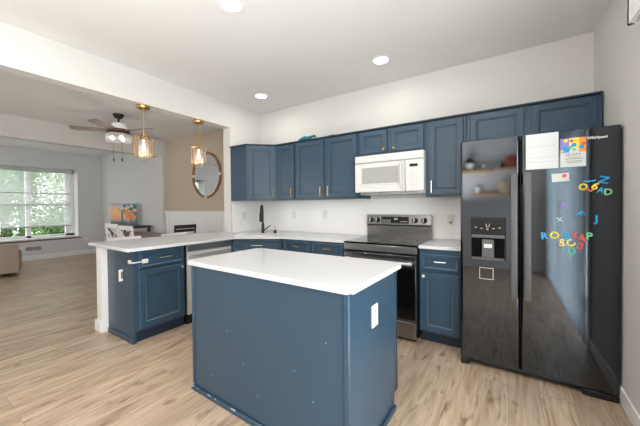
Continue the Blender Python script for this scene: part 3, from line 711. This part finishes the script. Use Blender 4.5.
# ------------------------------------------------------------ wall fittings
def wall_plate(label, x, y, z, rz, cat='outlet', sockets=True, name='wall_outlet'):
    o = outlet_plate(None, name, x, y, z, rz, 'register' if sockets else 'plastic_white', 0.07, 0.115, sockets); tag(o, label, cat, 'wall plates'); return o
wall_plate('white outlet in the splash panel above the sink, left of the faucet', XL+0.0085, 3.0, 1.15, radians(90), 'outlet')
wall_plate('white outlet on the splash panel right of the faucet', -2.676, YB-0.0085, 1.155, 0)
wall_plate('white light switch on the splash panel left of the range', -2.129, YB-0.0085, 1.16, 0, 'switch', False, 'light_switch')
o = wall_plate('white outlet with a small dark plug beside the refrigerator', -0.519, YB-0.0085, 1.125, 0)
mb('slot').box(-0.532, -0.506, YB-0.035, YB-0.0165, 1.09, 1.108, 0.004).build('plug', o)
mb('plastic_white').tube([(-0.515, YB-0.04, 1.1), (-0.505, YB-0.045, 1.14), (-0.50, YB-0.03, 1.165)], 0.004, 6).build('cord', o)
wall_plate('small white outlet low on the living room wall right of the window', XF, 3.15, 0.42, radians(90))
rgst = thing('wall_register', 'grey heating register low on the wall under the window', 'vent', (XF+0.0, 2.08, 0.29), radians(90))
mb('register').box(-0.15, 0.15, -0.01, 0, -0.05, 0.05, 0.002).build('frame', rgst)
b = mb('register_dark')
for s_ in (-0.14, 0.008):
    for i in range(6): b.box(s_, s_+0.132, -0.0115, -0.0095, -0.04+i*0.014, -0.031+i*0.014)
b.build('slat', rgst)
# recessed lights
for (x, y), lab in zip(CANS, ('recessed ceiling light nearest the camera, cut by the top of the picture', 'recessed ceiling light in front of the cabinets above the range', 'recessed ceiling light near the corner above the sink')):
    t = thing('recessed_light', lab, 'ceiling light', (x, y, H), 0, 'recessed kitchen lights')
    b = mb('trim_white'); b.smooth = True
    b.rings([[(r*cos(2*pi*k/32), r*sin(2*pi*k/32), z) for k in range(32)] for r, z in ((0.095, 0), (0.095, -0.006), (0.075, -0.008), (0.07, -0.003))], False, False); b.build('trim_ring', t)
    mb('lamp').lathe([(0.071, -0.001), (0.071, -0.004)], seg=28).build('diffuser', t)
# things on top of the wall cabinets
t = thing('toy', 'teal toy lying on top of the wall cabinets', 'toy', (-2.24, 3.10, UZ1+0.0145))
b = mb('teal'); b.smooth = True
b.tube([(-0.14, 0, 0.012), (-0.09, 0, 0.028), (-0.02, 0.0, 0.036), (0.04, 0, 0.03), (0.09, 0.01, 0.05), (0.14, 0.0, 0.048), (0.165, 0, 0.03)], [0.008, 0.022, 0.03, 0.026, 0.015, 0.017, 0.006], 12)
b.build('body', t)
mb('teal').tube([(-0.04, -0.02, 0.03), (-0.05, -0.04, 0.008)], 0.011, 8).tube([(0.03, -0.02, 0.03), (0.03, -0.04, 0.008)], 0.011, 8).build('leg', t)
t = thing('small_dish', 'small grey dish on top of the wall cabinets right of the teal toy', 'dish', (-1.86, 3.16, UZ1+0.0145))
mb('grey_felt').lathe([(0.035, 0), (0.04, 0.004), (0.055, 0.024), (0.057, 0.032), (0.05, 0.03), (0.035, 0.012)], seg=20).build('bowl', t)

# ------------------------------------------------------------ pendants
def pendant():
    t = thing('pendant_light', '', 'pendant light', (-3.42, 1.63, ZB), 0, 'brass lantern pendants')
    mb('gold').lathe([(0.068, 0), (0.068, -0.02), (0.06, -0.034), (0.012, -0.038)], seg=24).build('canopy', t)
    mb('gold').tube([(0, 0, -0.036), (0, 0, -0.31)], 0.005, 8).build('rod', t)
    b = mb('gold'); b.box(-0.03, 0.03, -0.03, 0.03, -0.375, -0.345, 0.004); b.tube([(0, 0, -0.30), (0, 0, -0.345)], 0.012, 10); b.build('socket_cap', t)
    def loop(w, z0, z1, axis, off):
        b = mb('gold'); r = 0.0038
        if axis == 'y': P_ = lambda u, z: (off, u, z)
        else: P_ = lambda u, z: (u, off, z)
        for a, c_ in (((-w, z0), (w, z0)), ((w, z0), (w, z1)), ((w, z1), (-w, z1)), ((-w, z1), (-w, z0))): b.tube([P_(*a), P_(*c_)], r, 6)
        b.build('cage_frame', t)
    loop(0.086, -0.56, -0.355, 'y', 0.022); loop(0.086, -0.56, -0.355, 'y', -0.022)
    loop(0.06, -0.622, -0.33, 'x', 0.0)
    b = mb('lantern_glass'); b.smooth = True
    b.rings([[(0.052*cos(2*pi*k/24), 0.052*sin(2*pi*k/24), z) for k in range(24)] for z in (-0.57, -0.38)], False, False); b.build('glass_shade', t)
    mb('bulb').lathe([(0.008, -0.375), (0.010, -0.42), (0.019, -0.455), (0.02, -0.475), (0.014, -0.495), (0.004, -0.502)], seg=16).build('bulb', t)
    l = bpy.data.lights.new('pendant_lamp', 'POINT'); l.energy = 0.6; l.color = (1, 0.82, 0.6); l.shadow_soft_size = 0.03
    lo = bpy.data.objects.new('pendant_lamp', l); C.objects.link(lo); lo.parent = t; lo.location = (0, 0, -0.53)
    return t
p1_ = pendant(); p1_['label'] = 'brass lantern pendant over the open end of the peninsula, larger in view'
p2_ = copy_tree(p1_); p2_.location = (-3.42, 2.315, ZB); p2_['label'] = 'brass lantern pendant nearer the wall in front of the round mirror'

# ------------------------------------------------------------ ceiling fan
fn = thing('ceiling_fan', 'dark ceiling fan with a lit drum shade in the dining area', 'ceiling fan', (-5.163, 2.091, H))
mb('bronze').lathe([(0.075, 0), (0.075, -0.02), (0.05, -0.06), (0.02, -0.07)], seg=20).build('canopy', fn)
mb('bronze').tube([(0, 0, -0.06), (0, 0, -0.15)], 0.014, 10).build('downrod', fn)
b = mb('frost').lathe([(0.03, -0.13), (0.085, -0.15), (0.11, -0.20), (0.12, -0.24)], seg=24); b.build('motor_housing', fn)
mb('fan_wood').lathe([(0.12, -0.235), (0.15, -0.245), (0.15, -0.285), (0.13, -0.30)], seg=24).build('hub_ring', fn)
for k in range(5):
    b = mb('fan_blade'); b.T = Matrix.Rotation(2*pi*k/5+0.35, 4, 'Z') @ Matrix.Translation((0, 0, -0.262)) @ Matrix.Rotation(radians(11), 4, 'X')
    b.prism([(0.13, -0.03), (0.22, -0.06), (0.58, -0.07), (0.62, -0.05), (0.62, 0.05), (0.58, 0.07), (0.22, 0.06), (0.13, 0.03)], -0.004, 0.004); b.build('blade', fn)
b = mb('drum_glass'); b.smooth = True
b.rings([[(q*cos(2*pi*k/28), q*sin(2*pi*k/28), z) for k in range(28)] for q, z in ((0.168, -0.315), (0.17, -0.32), (0.17, -0.425), (0.165, -0.43))], False, False); b.build('drum_shade', fn)
for k in range(3):
    a = 2*pi*k/3; b = mb('bronze'); b.T = Matrix.Translation((0.085*cos(a), 0.085*sin(a), 0)); b.lathe([(0.02, -0.295), (0.02, -0.335), (0.012, -0.34)], seg=12); b.build('lamp_holder', fn)
    b = mb('bulb'); b.T = Matrix.Translation((0.085*cos(a), 0.085*sin(a), 0)); b.lathe([(0.012, -0.338), (0.03, -0.36), (0.032, -0.385), (0.02, -0.405), (0.004, -0.41)], seg=14); b.build('bulb', fn)
mb('bronze').lathe([(0.172, -0.305), (0.172, -0.318)], seg=28).build('shade_rim', fn)
for x, y in ((-0.04, -0.06), (0.05, 0.02)):
    b = mb('bronze').tube([(x, y, -0.30), (x, y, -0.70)], 0.0025, 6); b.tube([(x, y, -0.69), (x, y, -0.70), (x, y, -0.74), (x, y, -0.745)], [0.004, 0.010, 0.010, 0.004], 8); b.build('pull_chain', fn)
l = bpy.data.lights.new('fan_lamp', 'POINT'); l.energy = 4; l.color = (1, 0.93, 0.84); l.shadow_soft_size = 0.15
lo = bpy.data.objects.new('fan_lamp', l); C.objects.link(lo); lo.parent = fn; lo.location = (0, 0, -0.65)

# ------------------------------------------------------------ mirror
mr = thing('round_mirror', 'large round mirror with a rope-wrapped frame on the tan wall', 'mirror', (-4.985, YD, 1.915))
Tm = Matrix.Rotation(pi/2, 4, 'X')
b = mb('mirror'); b.T = Tm; b.lathe([(0.42, 0.006), (0.42, 0.014)], seg=48); b.build('mirror_glass', mr)
b = mb('rope'); b.T = Tm; b.tube([(0.43*cos(2*pi*k/64), 0.43*sin(2*pi*k/64), 0.022) for k in range(64)], 0.021, 10, True); b.build('frame', mr)
for a in (0, 90, 180, 270):
    b = mb('pot_white'); b.T = Tm; q = radians(a)
    b.tube([(0.43*cos(q+d), 0.43*sin(q+d), 0.022) for d in (-0.06, -0.03, 0, 0.03, 0.06)], 0.025, 10); b.build('binding', mr)

# ------------------------------------------------------------ dining furniture
tb = thing('dining_table', 'brown wooden dining table behind the peninsula', 'table', (-6.13, 2.86, 0))
mb('table_wood').box(-0.75, 0.68, -0.36, 0.36, 0.72, 0.76, 0.006).build('tabletop', tb)
mb('table_wood').box(-0.68, 0.61, -0.29, 0.29, 0.64, 0.72).build('apron', tb)
for x in (-0.65, 0.58):
    for y in (-0.27, 0.27): mb('table_wood').box(x-0.035, x+0.035, y-0.035, y+0.035, 0, 0.66).build('leg', tb)
def chair(matn, label, loc, rz, group, top=0.98, xback=True):
    t = thing('dining_chair', label, 'chair', loc, rz, group)   # faces +y, back at -y
    mb(matn).box(-0.21, 0.21, -0.2, 0.22, 0.44, 0.475, 0.01).build('seat', t)
    for s_ in (-1, 1):
        mb(matn).box(s_*0.19-0.018, s_*0.19+0.018, 0.17, 0.206, 0, 0.445).build('leg', t)
        mb(matn).tube([(s_*0.195, -0.18, 0), (s_*0.195, -0.19, 0.46), (s_*0.2, -0.235, top-0.02)], [0.018, 0.02, 0.016], 8).build('leg', t)
    b = mb(matn); b.box(-0.215, 0.215, -0.25, -0.222, top-0.07, top, 0.008); b.build('top_rail', t)
    b = mb(matn)
    if xback:
        b.tube([(-0.19, -0.205, 0.56), (0.19, -0.232, top-0.08)], 0.013, 6); b.tube([(0.19, -0.205, 0.56), (-0.19, -0.232, top-0.08)], 0.013, 6)
    else:
        for k in range(4): b.box(-0.2, 0.2, -0.235, -0.215, 0.58+k*0.085, 0.63+k*0.085)
    b.box(-0.2, 0.2, -0.215, -0.193, 0.53, 0.57); b.build('back_slats', t)
    return t
wc = chair('chair_white', 'white cross-back dining chair farther from the camera, left of its twin', (-5.37, 2.28, 0), 0, 'white dining chairs', 1.03)
w2 = copy_tree(wc); w2.location = (-4.88, 2.28, 0); w2['label'] = 'white cross-back dining chair right of its twin, before the painting'
w2.scale = (1, 1, 0.985)
w3 = copy_tree(wc); w3.location = (-4.13, 3.22, 0); w3.rotation_euler = (0, 0, radians(160)); w3['label'] = 'white dining chair against the wainscot, right of the dark chair'
w3.scale = (1, 1, 1.0)
chair('dark_wood', 'dark wooden dining chair with a solid slatted back at the table end', (-5.2, 3.07, 0), radians(90), None, 0.965, False)
def stool():
    t = thing('bar_stool', '', 'stool', (-4.02, 1.745, 0), 0, 'white stools behind the peninsula')
    b = mb('chair_white'); b.box(-0.18, 0.18, -0.2, 0.2, 0.66, 0.70, 0.012, 2); b.build('seat', t)
    b = mb('chair_white'); n = 12; ins = []; 
    for k in range(n+1):
        y = -0.2+0.4*k/n; x = -0.17-0.03*(1-(2*k/n-1)**2); ins.append((x, y))
    poly = ins + [(x-0.022, y) for x, y in ins[::-1]]
    b.prism(poly, 0.80, 0.905, 0.004)
    b.build('backrest', t)
    for s_ in (-1, 1): mb('chair_white').box(-0.19, -0.165, s_*0.17-0.012, s_*0.17+0.012, 0.69, 0.82).build('back_post', t)
    for sx in (-1, 1):
        for sy in (-1, 1): mb('chair_white').tube([(sx*0.19, sy*0.19, 0), (sx*0.15, sy*0.16, 0.67)], [0.016, 0.02], 8).build('leg', t)
    b = mb('chair_white')
    for sy in (-1, 1): b.tube([(-0.178, sy*0.181, 0.24), (0.178, sy*0.181, 0.24)], 0.011, 8)
    for sx in (-1, 1): b.tube([(sx*0.174, -0.18, 0.30), (sx*0.174, 0.18, 0.30)], 0.011, 8)
    b.build('footrest', t); return t
s1 = stool(); s1['label'] = 'white low-back bar stool at the left end of the peninsula'
s2 = copy_tree(s1); s2.location = (-4.02, 2.42, 0); s2['label'] = 'white low-back bar stool nearer the wall in front of the dark chair'
s2.scale = (1, 1, 0.995)
# console and painting
cn = thing('console_table', 'dark wooden console with crossed end frames under the painting', 'table', (-7.72, 3.27, 0))
mb('dark_wood').box(-0.66, 0.66, -0.21, 0.23, 0.82, 0.86, 0.004).build('tabletop', cn)
mb('dark_wood').box(-0.62, 0.62, -0.18, 0.2, 0.2, 0.23).build('shelf', cn)
for x in (-0.62, 0.62):
    for y in (-0.18, 0.2): mb('dark_wood').box(x-0.02, x+0.02, y-0.02, y+0.02, 0, 0.82).build('leg', cn)
    mb('dark_wood').tube([(x, -0.18, 0.25), (x, 0.2, 0.8)], 0.014, 6).tube([(x, 0.2, 0.25), (x, -0.18, 0.8)], 0.014, 6).build('cross_brace', cn)
pt = thing('painting', 'square-edged canvas of an orange sky and blue tree, propped on the dark console', 'painting', (-7.83, 3.25, 0.86), radians(38))
b = mb('painting').box(-0.30, 0.30, -0.015, 0.015, 0, 0.53); b.build('canvas', pt)
b = mb('teal'); b.prism([(-0.05, -0.0165), (-0.02, -0.0165), (-0.025, -0.015), (-0.045, -0.015)], 0.05, 0.38); b.build('painted_trunk', pt)
rnd = random.Random(3)
for k in range(16):
    x, z = rnd.uniform(0.04, 0.26), rnd.uniform(0.10, 0.36); b = mb('l_orange'); b.T = Matrix.Translation((x, -0.0155, z)) @ Matrix.Rotation(pi/2, 4, 'X'); b.lathe([(rnd.uniform(0.022, 0.045), 0), (0.016, 0.001)], seg=9); b.build('painted_blossom', pt)
b = mb('teal')
for k in range(14):
    x, z = rnd.uniform(-0.1, 0.27), rnd.uniform(0.36, 0.5); b.T = Matrix.Translation((x, -0.0155, z)) @ Matrix.Rotation(pi/2, 4, 'X'); b.lathe([(rnd.uniform(0.01, 0.03), 0), (0.008, 0.0008)], seg=7)
b.build('painted_leaves', pt)
# small dark speaker on the table edge of photo is too blurred to name; left out
# sofa
sf = thing('sofa', 'brown upholstered sofa at the left edge below the window', 'sofa', (-7.85, 0.45, 0))
mb('sofa').box(-0.25, 0.0, -1.0, 1.0, 0.07, 0.59, 0.014, 2).build('backrest', sf)
mb('sofa').box(-0.95, -0.25, -1.0, 1.0, 0.07, 0.30, 0.02, 2).build('base', sf)
for y in (-0.5, 0.38): mb('sofa').box(-0.93, -0.26, y-0.42, y+0.42, 0.30, 0.42, 0.04, 3).build('seat_cushion', sf)
mb('sofa').box(-0.95, -0.28, 0.84, 1.09, 0.07, 0.47, 0.04, 3).build('armrest', sf); mb('sofa').box(-0.95, -0.28, -1.09, -0.84, 0.07, 0.47, 0.04, 3).build('armrest', sf)
for x in (-0.06, -0.88):
    for y in (-0.93, 0.93): mb('dark_wood').box(x-0.03, x+0.03, y-0.03, y+0.03, 0, 0.075).build('leg', sf)

# ------------------------------------------------------------ shelves on the rear wall, seen in the refrigerator
def shelf(x0, x1, z, lab):
    o = mb('shelf_wood').box(x0, x1, -1.6, -1.40, z-0.035, z, 0.003).build('floating_shelf'); tag(o, lab, 'shelf', 'floating shelves on the rear wall')
shelf(-0.90, -0.24, 1.98, 'upper wooden wall shelf with the potted plant, mirrored in the refrigerator')
shelf(-0.17, 0.25, 2.0, 'short wooden wall shelf with the red pot, mirrored in the refrigerator')
shelf(-0.62, 0.10, 1.51, 'lower wooden wall shelf with the round basket, mirrored in the refrigerator')
t = thing('potted_plant', 'dark leafy plant in a white pot on the upper wall shelf', 'plant', (-0.66, -1.5, 1.98)); t.scale = (1.35, 1.35, 1.35)
mb('pot_white').lathe([(0.045, 0), (0.065, 0.11), (0.055, 0.11), (0.05, 0.09)], seg=18).build('pot', t)
b = mb('dark_leaf'); r_ = random.Random(2)
for k in range(60):
    a, e_ = r_.uniform(0, 2*pi), r_.uniform(0.2, 1.4); q = Vector((cos(a)*cos(e_), sin(a)*cos(e_), sin(e_)))*0.10 + Vector((0, 0, 0.10)); w = Vector((-sin(a), cos(a), 0))*0.018
    s0 = Vector((0, 0, 0.09)); b.face([b.v(s0), b.v((s0+q)/2+w), b.v(q), b.v((s0+q)/2-w)])
b.build('leaves', t)
t = thing('vase', 'small white vase on the upper wall shelf beside the plant', 'vase', (-0.42, -1.5, 1.98)); mb('pot_white').lathe([(0.03, 0), (0.045, 0.05), (0.02, 0.1), (0.026, 0.12)], seg=16).build('body', t)
t = thing('red_pot', 'red clay pot on the short wall shelf', 'pot', (0.06, -1.5, 2.0)); t.scale = (1.3, 1.3, 1.3); mb('terracotta').lathe([(0.06, 0), (0.09, 0.06), (0.09, 0.13), (0.06, 0.17)], seg=18).build('body', t)
t = thing('bottle', 'slim dark bottle beside the red pot', 'bottle', (-0.1, -1.5, 2.0)); mb('black_plastic').lathe([(0.03, 0), (0.03, 0.09), (0.012, 0.12), (0.012, 0.15)], seg=14).build('body', t)
t = thing('basket', 'round woven basket on the lower wall shelf', 'basket', (-0.05, -1.5, 1.51)); t.scale = (1.3, 1.3, 1.3); mb('basket').lathe([(0.07, 0), (0.10, 0.06), (0.10, 0.12), (0.08, 0.17), (0.07, 0.16), (0.06, 0.03)], seg=20).build('body', t)
t = thing('candle_jar', 'white candle jar on the lower wall shelf', 'jar', (-0.52, -1.5, 1.51)); t.scale = (1.3, 1.3, 1.3); mb('pot_white').lathe([(0.04, 0), (0.04, 0.10), (0.036, 0.10), (0.034, 0.02)], seg=16).build('body', t)

# ------------------------------------------------------------ trees outside
def tree(x, y, h, cr, leafm, lab, seed, n=4200):
    t = thing('tree', lab, 'tree', (x, y, -0.2), 0, 'trees outside the living room window'); r = random.Random(seed)
    b = mb('bark').tube([(0, 0, 0), (0.03, 0.02, h*0.4), (-0.02, 0.03, h*0.8)], [0.12, 0.09, 0.04], 8)
    for k in range(5):
        a = 2*pi*k/5; b.tube([(0.02, 0.02, h*0.35), (cos(a)*cr*0.5, sin(a)*cr*0.5, h*0.6)], [0.05, 0.015], 6)
    b.build('trunk', t)
    b = mb(leafm)
    for k in range(n):
        u = r.random()**0.5; a = r.uniform(0, 2*pi); zz = r.uniform(-1, 1); q = Vector((cos(a)*math.sqrt(1-zz*zz), sin(a)*math.sqrt(1-zz*zz), zz))*u
        p_ = Vector((q.x*cr, q.y*cr, h*0.55+q.z*h*0.5)); d1 = Vector((r.gauss(0, 1), r.gauss(0, 1), r.gauss(0, 1))).normalized()*r.uniform(0.03, 0.075); d2 = d1.orthogonal().normalized()*r.uniform(0.02, 0.045)
        b.face([b.v(p_-d1), b.v(p_+d2), b.v(p_+d1), b.v(p_-d2)])
    b.build('crown', t)
tree(-13.0, 2.1, 4.2, 0.9, 'green_leaf', 'leafy green tree outside behind the left window panes', 1)
tree(-13.2, 4.0, 4.4, 0.95, 'pale_leaf', 'paler green tree outside behind the right window panes', 2)
tree(-15.6, 3.0, 4.8, 1.2, 'green_leaf', 'tall green tree outside farther back between the two nearer trees', 3)
tree(-15.8, 5.6, 4.8, 1.2, 'pale_leaf', 'tall pale tree outside farther back behind the right edge of the window', 5)
tree(-11.6, 2.9, 1.5, 0.6, 'green_leaf', 'low green bush outside at the foot of the window', 4, 1500)
